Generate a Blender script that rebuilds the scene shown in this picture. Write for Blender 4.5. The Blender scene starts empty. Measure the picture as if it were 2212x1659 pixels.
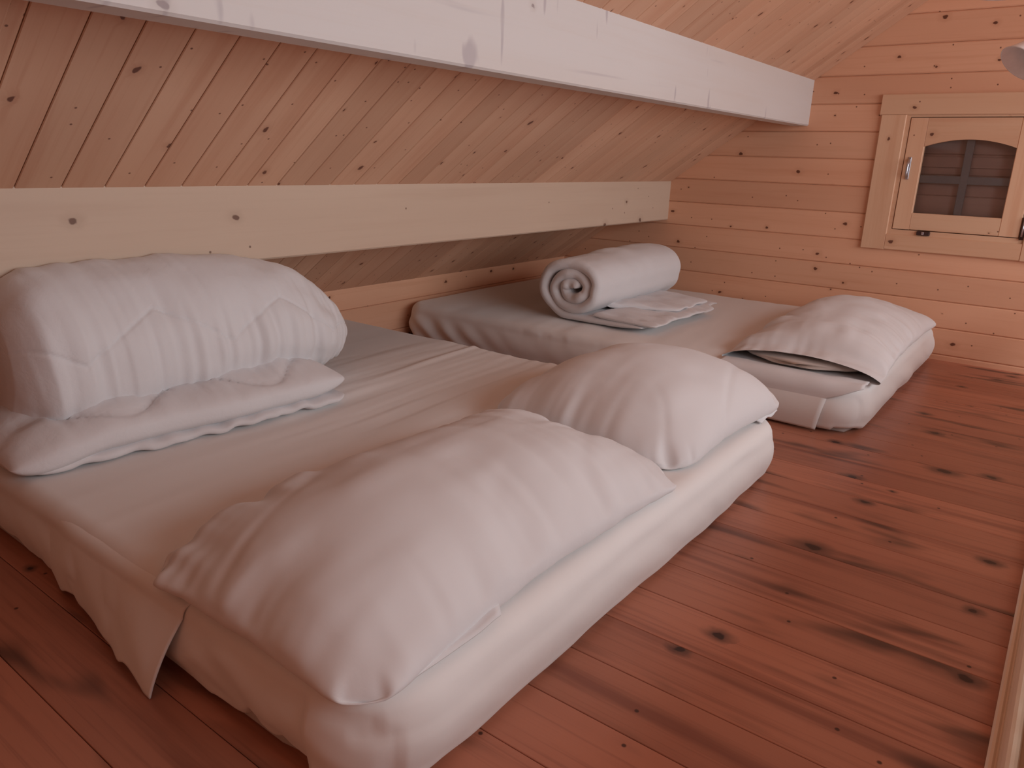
import bpy, bmesh, math, random
import numpy as np
from mathutils import Matrix, Vector

random.seed(4)
np.random.seed(4)
S = 0.85                      # metres per drawing unit (camera height above the loft floor)
SC = bpy.context.scene
COL = SC.collection

# ------------------------------------------------------------------ camera
cam_d = bpy.data.cameras.new('camera')
cam = bpy.data.objects.new('camera', cam_d)
COL.objects.link(cam)
RM = [[0.7964037918, 0.6039356437, 0.0316660486],
      [0.1993154251, -0.2126791572, -0.9565777216],
      [-0.5709766735, 0.7681336566, -0.2897521767]]
r, d, f_ = [Vector(v) for v in RM]
M = Matrix((r, -d, -f_)).transposed().to_4x4()
M.translation = Vector((0, 0, 1.0)) * S
cam.matrix_world = M
cam_d.sensor_width = 36
cam_d.sensor_fit = 'HORIZONTAL'
cam_d.lens = 1618.78 / 2212 * 36
cam_d.clip_start = 0.02
SC.camera = cam

# ------------------------------------------------------------------ world, light, exposure
w = bpy.data.worlds.new('sky')
SC.world = w
w.use_nodes = True
w.node_tree.nodes['Background'].inputs[0].default_value = (0.80, 0.86, 1.0, 1)
w.node_tree.nodes['Background'].inputs[1].default_value = 0.6


def area(name, loc, direction, sx, sy, power, col):
    l = bpy.data.lights.new(name, 'AREA')
    l.shape = 'RECTANGLE'
    l.size, l.size_y = sx * S, sy * S
    l.energy = power
    l.color = col
    o = bpy.data.objects.new(name, l)
    COL.objects.link(o)
    o.location = Vector(loc) * S
    o.rotation_euler = Vector(direction).to_track_quat('-Z', 'Y').to_euler()
    return o


# daylight entering by the three roof windows in the right-hand slope, beside the photographer
area('daylight_roof_window', (2.00, 2.25, 1.70), (-0.80, 0.0, -0.60), 3.9, 0.9, 43, (0.87, 0.955, 1.0))
# and by the wide window in the side wall behind the stair opening
area('daylight_side_window', (2.92, 2.25, 0.95), (-1, 0.0, 0.04), 3.5, 0.85, 27, (0.87, 0.955, 1.0))
SC.view_settings.view_transform = 'Standard'
SC.view_settings.look = 'None'
SC.view_settings.gamma = 1
SC.view_settings.use_curve_mapping = False
SC.view_settings.exposure = 0.0


# ------------------------------------------------------------------ helpers
def tag(o, label=None, cat=None, group=None, kind=None):
    if label: o['label'] = label
    if cat: o['category'] = cat
    if group: o['group'] = group
    if kind: o['kind'] = kind
    return o


def empty(name, loc=(0, 0, 0)):
    o = bpy.data.objects.new(name, None)
    COL.objects.link(o)
    o.location = Vector(loc) * S
    o.empty_display_size = 0.1
    return o


def link(name, me, mat=None, parent=None, mw=None):
    o = bpy.data.objects.new(name, me)
    COL.objects.link(o)
    if mat and not me.materials:
        me.materials.append(mat)
    if mw is not None:
        o.matrix_world = mw
    if parent is not None:
        o.parent = parent
        o.matrix_parent_inverse = world_of(parent).inverted()
    return o


def world_of(o):
    m = o.matrix_basis.copy()
    if o.parent is not None:
        m = world_of(o.parent) @ o.matrix_parent_inverse @ m
    return m


def mesh(name, verts, faces, smooth=False):
    me = bpy.data.meshes.new(name)
    v = np.asarray(verts, float) * S
    me.from_pydata([tuple(a) for a in v], [], [tuple(int(i) for i in q) for q in faces])
    if smooth:
        me.polygons.foreach_set('use_smooth', [True] * len(me.polygons))
    me.update()
    return me


def fix_normals(me):
    bm = bmesh.new(); bm.from_mesh(me)
    bmesh.ops.recalc_face_normals(bm, faces=bm.faces)
    bm.to_mesh(me); bm.free(); me.update()
    return me


def frame(ax, ay, az, loc):
    m = Matrix((Vector(ax), Vector(ay), Vector(az))).transposed().to_4x4()
    m.translation = Vector(loc) * S
    return m


def board_mesh(name, x0, x1, width, thick=0.014, ch=0.003, x0b=None, x1b=None):
    """board lying along local x, across local y (0..width), visible face at z=0, thickness to -z.
    x0b/x1b: end positions at the y=width edge (for mitred ends)"""
    if x0b is None: x0b = x0
    if x1b is None: x1b = x1
    prof = [(0, -thick), (0, -ch), (ch, 0), (width - ch, 0), (width, -ch), (width, -thick)]
    v = []
    for side in (0, 1):
        for (y, z) in prof:
            t = y / width
            a = x0 + (x0b - x0) * t if side == 0 else x1 + (x1b - x1) * t
            v.append((a, y, z))
    n = len(prof)
    fc = [tuple(range(n)), tuple(range(2 * n - 1, n - 1, -1))]
    for i in range(n):
        j = (i + 1) % n
        fc.append((i, i + n, j + n, j))
    return fix_normals(mesh(name, v, fc))


def box_mesh(name, a, b, bev=0.0):
    bm = bmesh.new()
    bmesh.ops.create_cube(bm, size=1)
    for v in bm.verts:
        v.co = Vector([(a[i] + b[i]) / 2 + v.co[i] * (b[i] - a[i]) for i in range(3)]) * S
    if bev:
        bmesh.ops.bevel(bm, geom=bm.edges[:], offset=bev * S, segments=2, profile=0.5, affect='EDGES')
    me = bpy.data.meshes.new(name)
    bm.to_mesh(me); bm.free()
    return me


def box(name, a, b, mat, parent=None, bev=0.0):
    """box object whose origin is its own centre"""
    c = [(a[i] + b[i]) / 2 for i in range(3)]
    me = box_mesh(name, [a[i] - c[i] for i in range(3)], [b[i] - c[i] for i in range(3)], bev)
    return link(name, me, mat, parent, Matrix.Translation(Vector(c) * S))


# numpy value noise --------------------------------------------------------
def _hash(ix, iy, iz):
    n = (ix * 374761393 + iy * 668265263 + iz * 2147483647 % 4294967291) & 0xffffffff
    n = (n ^ (n >> 13)) * 1274126177 & 0xffffffff
    n = (n ^ (n >> 16)) * 2246822519 & 0xffffffff
    return ((n ^ (n >> 15)) & 0xffffff) / float(0xffffff) * 2 - 1


def noise(x, y, z=0.0):
    x, y, z = np.broadcast_arrays(np.asarray(x, float), np.asarray(y, float), np.asarray(z, float))
    ix, iy, iz = [np.floor(a).astype(np.int64) for a in (x, y, z)]
    fx, fy, fz = x - ix, y - iy, z - iz
    fx, fy, fz = [a * a * a * (a * (a * 6 - 15) + 10) for a in (fx, fy, fz)]
    out = 0
    for dx in (0, 1):
        for dy in (0, 1):
            for dz in (0, 1):
                wgt = (fx if dx else 1 - fx) * (fy if dy else 1 - fy) * (fz if dz else 1 - fz)
                out = out + wgt * _hash(ix + dx + 1000, iy + dy + 1000, iz + dz + 1000)
    return out


def fbm(x, y, z=0.0, o=3):
    s, a = 0, 1.0
    for k in range(o):
        s = s + a * noise(x * 2 ** k + 17.3 * k, y * 2 ** k + 5.1 * k, z * 2 ** k + 9.7 * k)
        a *= 0.5
    return s


def sstep(a, b, x):
    t = np.clip((x - a) / (b - a), 0, 1)
    return t * t * (3 - 2 * t)


def grid_faces(nr, nc, wrap=False, off=0, flip=False):
    f = []
    for j in range(nr - 1):
        for i in range(nc if wrap else nc - 1):
            k = (i + 1) % nc
            q = (off + j * nc + i, off + j * nc + k, off + (j + 1) * nc + k, off + (j + 1) * nc + i)
            f.append(q[::-1] if flip else q)
    return f


# ------------------------------------------------------------------ materials
def new_mat(name):
    m = bpy.data.materials.new(name)
    m.use_nodes = True
    nt = m.node_tree
    return m, nt, nt.nodes['Principled BSDF']


def N(nt, typ, **kw):
    n = nt.nodes.new(typ)
    for k, v in kw.items():
        if k.startswith('i_'):
            key = k[2:]
            n.inputs[int(key) if key.isdigit() else key].default_value = v
        else:
            setattr(n, k, v)
    return n


def mth(nt, op, a, b=None, c=None, clamp=False):
    n = N(nt, 'ShaderNodeMath', operation=op, use_clamp=clamp)
    for k, v in enumerate((a, b, c)):
        if v is None: continue
        if isinstance(v, (int, float)): n.inputs[k].default_value = v
        else: nt.links.new(v, n.inputs[k])
    return n.outputs[0]


def mapr(nt, v, a, b, c=0.0, e=1.0, smooth=True):
    n = N(nt, 'ShaderNodeMapRange', interpolation_type='SMOOTHSTEP' if smooth else 'LINEAR')
    nt.links.new(v, n.inputs['Value'])
    n.inputs['From Min'].default_value, n.inputs['From Max'].default_value = a, b
    n.inputs['To Min'].default_value, n.inputs['To Max'].default_value = c, e
    return n.outputs[0]


def mixc(nt, fac, a, b, mode='MIX'):
    n = N(nt, 'ShaderNodeMix', data_type='RGBA', blend_type=mode)
    if isinstance(fac, (int, float)): n.inputs[0].default_value = fac
    else: nt.links.new(fac, n.inputs[0])
    for k, v in ((6, a), (7, b)):
        if isinstance(v, tuple): n.inputs[k].default_value = (*v, 1)
        else: nt.links.new(v, n.inputs[k])
    return n.outputs[2]


def wood(name, light, dark, knot, rough=0.5, knot_scale=6.0, knot_r=0.07, knot_thr=0.55, streak=0.5,
         vary=0.16, smudge=None, smudge_amt=0.0, spec=0.3, blue=None, tiny=0.0, bump=0.12, halo_amt=0.38, halo_col=None):
    m, nt, b = new_mat(name)
    L = nt.links.new
    tc = N(nt, 'ShaderNodeTexCoord')
    oi = N(nt, 'ShaderNodeObjectInfo')
    off = N(nt, 'ShaderNodeCombineXYZ')
    for k, s in enumerate((53.0, 17.0, 3.0)):
        L(mth(nt, 'MULTIPLY', oi.outputs['Random'], s), off.inputs[k])
    add = N(nt, 'ShaderNodeVectorMath', operation='ADD')
    L(tc.outputs['Object'], add.inputs[0]); L(off.outputs[0], add.inputs[1])
    P = add.outputs[0]
    # knots: sparse round cells, a little longer along the grain
    mk = N(nt, 'ShaderNodeMapping'); mk.inputs['Scale'].default_value = (0.72, 1, 1)
    L(P, mk.inputs[0])
    nz0 = N(nt, 'ShaderNodeTexNoise', i_Scale=45.0, i_Detail=2.0)
    L(P, nz0.inputs['Vector'])
    wob = N(nt, 'ShaderNodeMix', data_type='VECTOR')
    wob.inputs[0].default_value = 0.014
    L(mk.outputs[0], wob.inputs[4]); L(nz0.outputs['Color'], wob.inputs[5])
    vor = N(nt, 'ShaderNodeTexVoronoi', voronoi_dimensions='2D', i_Scale=knot_scale, i_Randomness=1.0)
    L(wob.outputs[1], vor.inputs['Vector'])
    sep = N(nt, 'ShaderNodeSeparateColor'); L(vor.outputs['Color'], sep.inputs[0])
    has = mth(nt, 'GREATER_THAN', sep.outputs[0], knot_thr)
    rad = mth(nt, 'MULTIPLY_ADD', sep.outputs[1], knot_r * 0.9, knot_r * 0.3)
    rel = mth(nt, 'DIVIDE', vor.outputs['Distance'], rad)
    kmask = mth(nt, 'MULTIPLY', mapr(nt, rel, 1.15, 0.7), has)
    halo = mth(nt, 'MULTIPLY', mapr(nt, rel, 3.6, 0.8), has)
    # grain stretched along x and bent round the knots
    sp = N(nt, 'ShaderNodeSeparateXYZ'); L(P, sp.inputs[0])
    yy = mth(nt, 'ADD', sp.outputs[1], mth(nt, 'MULTIPLY', halo, 0.012))
    cmb = N(nt, 'ShaderNodeCombineXYZ')
    L(sp.outputs[0], cmb.inputs[0]); L(yy, cmb.inputs[1]); L(sp.outputs[2], cmb.inputs[2])

    def grain(sx, sy, detail=3.0):
        mp = N(nt, 'ShaderNodeMapping'); mp.inputs['Scale'].default_value = (sx, sy, sy)
        L(cmb.outputs[0], mp.inputs[0])
        nz = N(nt, 'ShaderNodeTexNoise', i_Scale=1.0, i_Detail=detail, i_Roughness=0.6)
        L(mp.outputs[0], nz.inputs['Vector'])
        return nz.outputs['Fac']
    g1 = grain(0.9, 16.0, 4.0)
    g2 = grain(2.2, 90.0, 3.0)
    g3 = grain(0.5, 4.0, 2.0)
    c = mixc(nt, mapr(nt, g3, 0.35, 0.68), light, tuple(l * 0.6 + q * 0.4 for l, q in zip(light, dark)))
    c = mixc(nt, mth(nt, 'MULTIPLY', mapr(nt, g1, 0.50, 0.72), streak), c, dark)
    c = mixc(nt, mth(nt, 'MULTIPLY', mapr(nt, g2, 0.50, 0.75), streak * 0.55), c, dark)
    if blue:
        g5 = grain(1.1, 24.0, 2.0)
        c = mixc(nt, mapr(nt, g5, 0.63, 0.74, 0, 0.5), c, blue)
        mp = N(nt, 'ShaderNodeMapping'); mp.inputs['Scale'].default_value = (26, 7, 7)
        L(P, mp.inputs[0])
        nz = N(nt, 'ShaderNodeTexNoise', i_Scale=1.0, i_Detail=1.0); L(mp.outputs[0], nz.inputs['Vector'])
        c = mixc(nt, mapr(nt, nz.outputs['Fac'], 0.69, 0.77, 0, 0.6), c, blue)
    if smudge:
        mp = N(nt, 'ShaderNodeMapping'); mp.inputs['Scale'].default_value = (2.6, 10.0, 10.0)
        L(P, mp.inputs[0])
        nz = N(nt, 'ShaderNodeTexNoise', i_Scale=1.0, i_Detail=2.0, i_Roughness=0.6, i_Distortion=0.15)
        L(mp.outputs[0], nz.inputs['Vector'])
        c = mixc(nt, mth(nt, 'MULTIPLY', mapr(nt, nz.outputs['Fac'], 0.56, 0.74), smudge_amt), c, smudge)
    c = mixc(nt, mth(nt, 'MULTIPLY', halo, halo_amt), c, halo_col or tuple(q * 0.85 for q in dark))
    c = mixc(nt, mth(nt, 'MULTIPLY', kmask, 0.92), c, knot)
    if tiny:
        v2 = N(nt, 'ShaderNodeTexVoronoi', voronoi_dimensions='2D', i_Scale=knot_scale * 2.3)
        L(P, v2.inputs['Vector'])
        s2 = N(nt, 'ShaderNodeSeparateColor'); L(v2.outputs['Color'], s2.inputs[0])
        h2 = mth(nt, 'GREATER_THAN', s2.outputs[0], 1 - tiny)
        c = mixc(nt, mth(nt, 'MULTIPLY', mth(nt, 'MULTIPLY', mapr(nt, v2.outputs['Distance'], 0.075, 0.035), h2), 0.85), c, knot)
    # board to board variation
    val = mth(nt, 'MULTIPLY_ADD', oi.outputs['Random'], vary, 1 - vary / 2)
    hv = N(nt, 'ShaderNodeHueSaturation'); L(c, hv.inputs['Color']); L(val, hv.inputs['Value'])
    L(hv.outputs[0], b.inputs['Base Color'])
    b.inputs['Roughness'].default_value = rough
    b.inputs['Specular IOR Level'].default_value = spec
    bp = N(nt, 'ShaderNodeBump', i_Strength=bump, i_Distance=0.002)
    L(g2, bp.inputs['Height']); L(bp.outputs[0], b.inputs['Normal'])
    return m


W_WALL = wood('pine_wall', (0.78, 0.43, 0.275), (0.65, 0.305, 0.18), (0.105, 0.028, 0.014), 0.42, 7.5, 0.055, 0.62, 0.5, 0.14, tiny=0.14)
W_CEIL = wood('pine_ceiling', (0.68, 0.41, 0.275), (0.55, 0.27, 0.165), (0.12, 0.035, 0.02), 0.45, 9.0, 0.06, 0.55, 0.55, 0.16, tiny=0.14)
W_BEAM = wood('pale_planed_pine', (0.66, 0.50, 0.385), (0.55, 0.38, 0.28), (0.17, 0.085, 0.06), 0.55, 7.0, 0.075, 0.72, 0.35, 0.02, tiny=0.05)
W_BEAM2 = wood('white_planed_spruce', (0.70, 0.665, 0.65), (0.65, 0.57, 0.52), (0.36, 0.30, 0.30), 0.5, 6.0, 0.05, 0.82, 0.25, 0.02, blue=(0.42, 0.37, 0.40))
W_CASE = wood('pine_window', (0.73, 0.46, 0.30), (0.60, 0.30, 0.175), (0.12, 0.04, 0.025), 0.42, 8.0, 0.06, 0.78, 0.5, 0.14, tiny=0.06)
W_FLOOR = wood('stained_floor', (0.52, 0.210, 0.130), (0.25, 0.088, 0.058), (0.030, 0.012, 0.010), 0.36, 6.5, 0.085, 0.66, 0.75, 0.22,
               smudge=(0.058, 0.030, 0.023), smudge_amt=0.85, spec=0.35, tiny=0.05, halo_amt=0.75, halo_col=(0.075, 0.038, 0.028))
W_DULL = wood('grey_shutter_wood', (0.84, 0.64, 0.53), (0.70, 0.49, 0.40), (0.08, 0.04, 0.03), 0.7, 7.0, 0.06, 0.8)
W_TRIM = wood('varnished_moulding', (0.84, 0.70, 0.56), (0.72, 0.50, 0.35), (0.2, 0.08, 0.05), 0.22, 5.0, 0.03, 0.95, 0.4, spec=0.5)


def fabric(name, col, fine=0.25, scale=38.0):
    m, nt, b = new_mat(name)
    L = nt.links.new
    b.inputs['Base Color'].default_value = (*col, 1)
    b.inputs['Roughness'].default_value = 0.9
    b.inputs['Specular IOR Level'].default_value = 0.15
    b.inputs['Sheen Weight'].default_value = 0.12
    b.inputs['Sheen Roughness'].default_value = 0.5
    tc = N(nt, 'ShaderNodeTexCoord')
    n1 = N(nt, 'ShaderNodeTexNoise', i_Scale=scale, i_Detail=4.0, i_Roughness=0.55, i_Distortion=0.4)
    L(tc.outputs['Object'], n1.inputs['Vector'])
    bp = N(nt, 'ShaderNodeBump', i_Strength=fine, i_Distance=0.006)
    L(n1.outputs['Fac'], bp.inputs['Height'])
    L(bp.outputs[0], b.inputs['Normal'])
    return m


F_SHEET = fabric('sheet_cotton', (0.83, 0.785, 0.765), 0.12, 14)
F_PILLOW = fabric('pillow_cotton', (0.76, 0.73, 0.735), 0.12, 16)
F_DUVET = fabric('duvet_cover', (0.74, 0.705, 0.71), 0.25, 30)
F_INNER = fabric('pillow_ticking', (0.66, 0.57, 0.52), 0.12, 16)
F_CORE = fabric('mattress_ticking', (0.50, 0.43, 0.40), 0.2)


def plain(name, col, rough=0.4, metal=0.0, spec=0.5):
    m, nt, b = new_mat(name)
    tc = N(nt, 'ShaderNodeTexCoord')
    n1 = N(nt, 'ShaderNodeTexNoise', i_Scale=60.0, i_Detail=2.0)
    nt.links.new(tc.outputs['Object'], n1.inputs['Vector'])
    c = mixc(nt, n1.outputs['Fac'], tuple(q * 0.92 for q in col), tuple(min(1, q * 1.06) for q in col))
    nt.links.new(c, b.inputs['Base Color'])
    b.inputs['Roughness'].default_value = rough
    b.inputs['Metallic'].default_value = metal
    b.inputs['Specular IOR Level'].default_value = spec
    return m


M_METAL = plain('nickel', (0.55, 0.55, 0.60), 0.28, 1.0)
M_DARKMETAL = plain('dark_steel', (0.10, 0.07, 0.07), 0.35, 0.9)
M_MUNTIN = plain('grey_green_paint', (0.48, 0.50, 0.49), 0.6)
M_SHADE = plain('opal_glass', (0.90, 0.88, 0.90), 0.25)
M_DARK = plain('groove_backing', (0.16, 0.075, 0.045), 0.9)
M_WHITEWOOD = plain('window_frame_paint', (0.7, 0.66, 0.6), 0.5)


def glass_mat():
    m, nt, b = new_mat('window_glass')
    nt.nodes.remove(b)
    out = nt.nodes['Material Output']
    tr = N(nt, 'ShaderNodeBsdfTransparent'); tr.inputs[0].default_value = (0.90, 0.90, 0.92, 1)
    gl = N(nt, 'ShaderNodeBsdfGlossy'); gl.inputs['Roughness'].default_value = 0.03
    fr = N(nt, 'ShaderNodeFresnel'); fr.inputs[0].default_value = 1.5
    mx = N(nt, 'ShaderNodeMixShader')
    nt.links.new(fr.outputs[0], mx.inputs[0]); nt.links.new(tr.outputs[0], mx.inputs[1]); nt.links.new(gl.outputs[0], mx.inputs[2])
    nt.links.new(mx.outputs[0], out.inputs['Surface'])
    return m


M_GLASS = glass_mat()

# ------------------------------------------------------------------ room shell
YW, YF = 4.64, -1.3            # gable wall, wall behind the photographer
XE, XR = -3.01, 2.95           # eave wall, right wall
SLOPE, ZC0 = 0.712, 1.262 + 0.712 * 1.684
zc = lambda x: ZC0 + SLOPE * x
xc = lambda z: (z - ZC0) / SLOPE
XRIDGE = -0.12
ZR = zc(XRIDGE)
ZRW = 1.52                     # height of right wall
GAP = 0.0007

# floor: planks parallel to the gable wall
fl = link('floor', box_mesh('floor', (XE - 0.1, YF - 0.1, -0.10), (XR + 0.1, YW + 0.1, -0.016)), M_DARK)
tag(fl, kind='structure')
PF = 0.1533
y = 1.19 - PF * 16
k = 0
fm = board_mesh('floor_plank', XE - 0.05, XR + 0.05, PF - 2 * GAP, 0.016, 0.0011)
while y < YW + 0.02:
    link('floor_plank', fm, W_FLOOR, fl, frame((1, 0, 0), (0, 1, 0), (0, 0, 1), (0, y + GAP, 0)))
    y += PF

# gable wall with a window opening
WX0, WX1, WZ0, WZ1 = -0.885, -0.250, 0.660, 1.280      # opening
xr_at = lambda z: XRIDGE + (ZR - z) / ((ZR - ZRW) / (XR - XRIDGE)) if z > ZRW else XR


def gable_slab(name, y0, y1, mat):
    pts = [(XE - 0.1, -0.05), (XR, -0.05), (XR, ZRW), (XRIDGE, ZR), (XE - 0.1, zc(XE - 0.1))]
    v = [(x, y0, z) for x, z in pts] + [(x, y1, z) for x, z in pts]
    n = len(pts)
    fc = [tuple(range(n)), tuple(range(2 * n - 1, n - 1, -1))] + [(i, i + n, (i + 1) % n + n, (i + 1) % n) for i in range(n)]
    return link(name, fix_normals(mesh(name, v, fc)), mat)


def slab_with_hole(name, mat):
    """gable backing around the window opening, as four blocks in one mesh"""
    bm = bmesh.new()
    for a, b in (((XE - .1, -.05), (WX0, ZR)), ((WX1, -.05), (XR, ZR)), ((WX0, -.05), (WX1, WZ0)), ((WX0, WZ1), (WX1, ZR))):
        r0 = bmesh.ops.create_cube(bm, size=1)['verts']
        for v in r0:
            v.co = Vector(((a[0] + b[0]) / 2 + v.co.x * (b[0] - a[0]), YW + 0.075 + v.co.y * 0.12, (a[1] + b[1]) / 2 + v.co.z * (b[1] - a[1]))) * S
    me = bpy.data.meshes.new(name); bm.to_mesh(me); bm.free()
    return link(name, me, mat)


wb = tag(slab_with_hole('wall_back', M_DARK), kind='structure')
PW, ZW0 = 0.1455, 0.030
FW = ((1, 0, 0), (0, 0, 1), (0, -1, 0))
for k in range(-1, 17):
    z0, z1 = ZW0 + PW * k, ZW0 + PW * (k + 1)
    zm = (z0 + z1) / 2
    if z0 > ZR: break
    la, lb = max(XE, xc(z0)) - 0.03, max(XE, xc(z1)) - 0.03
    ra, rb = min(xr_at(z0), XR), min(xr_at(min(z1, ZR - .01)), XR)
    segs = [(la, ra, lb, rb, z0, z1)]
    if z1 > WZ0 and z0 < WZ1:
        segs = [(la, WX0, lb, WX0, z0, z1), (WX1, ra, WX1, rb, z0, z1)]
        if z0 < WZ0: segs.append((WX0, WX1, WX0, WX1, z0, WZ0))
        if z1 > WZ1: segs.append((WX0, WX1, WX0, WX1, WZ1, z1))
    for (a, b, a2, b2, p, q) in segs:
        cx = (a + b) / 2
        me = board_mesh('wall_board', a - cx, b - cx, q - p - 0.001, 0.014, 0.0055, a2 - cx, b2 - cx)
        link('wall_board', me, W_WALL, wb, frame(*FW, (cx, YW, p + 0.0005)))

# eave (knee) wall on the left
wl = tag(link('wall_left', box_mesh('wall_left', (XE - 0.12, YF, -0.05), (XE - 0.013, YW, zc(XE) + 0.02)), M_DARK), kind='structure')
for (p, q) in ((0.0, 0.045), (0.045, 0.205), (0.205, 0.345)):
    me = board_mesh('wall_board', YF, YW, q - p - 0.001, 0.014, 0.004)
    link('wall_board', me, W_WALL, wl, frame((0, 1, 0), (0, 0, 1), (1, 0, 0), (XE, 0, p)))

# left roof slope: boards running up the slope
ang = math.atan(SLOPE)
ca, sa = math.cos(ang), math.sin(ang)
nrm = Vector((sa, 0, -ca))
Lr = (XRIDGE - (XE - 0.02)) / ca
p0 = Vector((XE - 0.02, 0, zc(XE - 0.02)))


def slope_slab(name, x0, z0, x1, z1, y0, y1, gap, thick, mat):
    n = Vector((z1 - z0, 0, -(x1 - x0))).normalized()
    if n.z > 0: n = -n
    a = Vector((x0, 0, z0)) - n * gap; b = Vector((x1, 0, z1)) - n * gap
    c_, d_ = b - n * thick, a - n * thick
    v = [(p.x, yy, p.z) for yy in (y0, y1) for p in (a, b, c_, d_)]
    fc = [(0, 1, 2, 3), (7, 6, 5, 4), (0, 4, 5, 1), (1, 5, 6, 2), (2, 6, 7, 3), (3, 7, 4, 0)]
    return link(name, fix_normals(mesh(name, v, fc)), mat)


ce = tag(slope_slab('ceiling', XE - 0.12, zc(XE - 0.12), XRIDGE, ZR, YF - .05, YW + .05, 0.013, 0.06, M_DARK), kind='structure')
PC = 0.1140
cm = board_mesh('ceiling_board', 0, Lr, PC - 0.0024, 0.014, 0.0020)
y = 0.8125 + PC * 34
while y > YF - 0.02:
    top = min(y, YW)
    link('ceiling_board', cm, W_CEIL, ce, frame((ca, 0, sa), (0, -1, 0), nrm, (p0.x, top - 0.0012, p0.z)))
    y -= PC
# right side of the loft (behind and beside the photographer), with three roof windows
def right_slope():
    sl = (ZRW - ZR) / (XR - XRIDGE)
    zz = lambda x: ZR + sl * (x - XRIDGE)
    bm = bmesh.new()
    hx0, hx1 = 1.62, 2.58
    rows = ((0.25, 1.50), (1.62, 2.87), (2.99, 4.24))
    blocks = [(XRIDGE, hx0, YF - .05, YW + .05), (hx1, XR + .05, YF - .05, YW + .05), (hx0, hx1, YF - .05, rows[0][0]),
              (hx0, hx1, rows[0][1], rows[1][0]), (hx0, hx1, rows[1][1], rows[2][0]), (hx0, hx1, rows[2][1], YW + .05)]
    cube = ((0, 1, 2, 3), (7, 6, 5, 4), (0, 4, 5, 1), (1, 5, 6, 2), (2, 6, 7, 3), (3, 7, 4, 0))
    for (xa, xb, ya, yb) in blocks:
        vs = [bm.verts.new(Vector((x, yy, zz(x) + dz)) * S) for dz in (0, 0.06) for x, yy in ((xa, ya), (xb, ya), (xb, yb), (xa, yb))]
        for q in cube:
            bm.faces.new([vs[i] for i in q])
    bmesh.ops.recalc_face_normals(bm, faces=bm.faces)
    me = bpy.data.meshes.new('ceiling'); bm.to_mesh(me); bm.free()
    tag(link('ceiling', me, W_CEIL), kind='structure')
    for i, (ya, yb) in enumerate(rows):
        w2 = tag(empty('window_%d' % (i + 2), (2.1, (ya + yb) / 2, zz(2.1))), kind='structure')
        for (p, q) in (((hx0, ya), (hx0 + .05, yb)), ((hx1 - .05, ya), (hx1, yb)), ((hx0 + .05, ya), (hx1 - .05, ya + .05)), ((hx0 + .05, yb - .05), (hx1 - .05, yb))):
            v = [(x, yy, zz(x) + dz) for dz in (0.02, 0.07) for x, yy in ((p[0], p[1]), (q[0], p[1]), (q[0], q[1]), (p[0], q[1]))]
            link('window_frame', fix_normals(mesh('window_frame', v, cube)), M_WHITEWOOD, w2)


right_slope()
tag(gable_slab('wall_front', YF - 0.1, YF, W_WALL), kind='structure')


def wall_right():
    bm = bmesh.new()
    y0, y1, z0, z1 = 0.45, 4.05, 0.50, 1.40
    for a, b in (((YF, -.05), (y0, ZRW)), ((y1, -.05), (YW, ZRW)), ((y0, -.05), (y1, z0)), ((y0, z1), (y1, ZRW))):
        r0 = bmesh.ops.create_cube(bm, size=1)['verts']
        for v in r0:
            v.co = Vector((XR + 0.05 + v.co.x * 0.1, (a[0] + b[0]) / 2 + v.co.y * (b[0] - a[0]), (a[1] + b[1]) / 2 + v.co.z * (b[1] - a[1]))) * S
    me = bpy.data.meshes.new('wall_right'); bm.to_mesh(me); bm.free()
    tag(link('wall_right', me, W_WALL), kind='structure')
    w2 = tag(empty('window_5', (XR + .05, 2.25, z0)), kind='structure')
    for (p, q) in (((y0, z0), (y0 + .05, z1)), ((y1 - .05, z0), (y1, z1)), ((y0 + .05, z0), (y1 - .05, z0 + .05)), ((y0 + .05, z1 - .05), (y1 - .05, z1)),
                   ((1.62, z0 + .05), (1.67, z1 - .05)), ((2.83, z0 + .05), (2.88, z1 - .05))):
        box('window_frame', (XR + .02, p[0], p[1]), (XR + .08, q[0], q[1]), M_WHITEWOOD, w2)


wall_right()


# purlins ----------------------------------------------------------
def purlin(name, xf, zb, wdt, mat, label):
    z1 = zc(xf) + 0.006
    z2 = zc(xf - wdt) + 0.006
    e = 0.006
    prof = [(xf, zb + e), (xf, z1), (xf - wdt, z2), (xf - wdt, zb + e), (xf - wdt + e, zb), (xf - e, zb)]
    cy, cz, cxx = (YF + YW) / 2, (zb + z1) / 2, xf - wdt / 2
    h = (YW - YF) / 2
    # local x runs along the beam (world y), local y = world z, local z = world x
    v = [(s * h, z - cz, x - cxx) for s in (-1, 1) for x, z in prof]
    n = len(prof)
    fc = [tuple(range(n)), tuple(range(2 * n - 1, n - 1, -1))] + [(i, i + n, (i + 1) % n + n, (i + 1) % n) for i in range(n)]
    o = link(name, fix_normals(mesh(name, v, fc)), mat, None, frame((0, 1, 0), (0, 0, 1), (1, 0, 0), (cxx, cy, cz)))
    tag(o, label, 'beam')


purlin('roof_beam', -2.217, 0.637, 0.10, W_BEAM, 'lower pale knotty pine roof beam close above the mattresses')
purlin('roof_beam', -1.395, 1.224, 0.10, W_BEAM2, 'upper whitish dented roof beam running across the sloping ceiling')

# batten closing the ceiling boards at the left edge of the picture
tb = tag(empty('trim_1', (-1.8, 0.65, zc(-1.8))), kind='structure')
for (ya, yb, t) in ((0.640, 0.690, 0.012), (0.560, 0.655, 0.026), (0.48, 0.575, 0.014)):
    me = board_mesh('batten', 0.0, (XRIDGE + 2.10) / ca, yb - ya, t + 0.004, 0.004)
    q = Vector((-2.20, 0, zc(-2.20))) + nrm * t
    link('batten', me, W_CEIL, tb, frame((ca, 0, sa), (0, -1, 0), nrm, (q.x, yb, q.z)))


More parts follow.
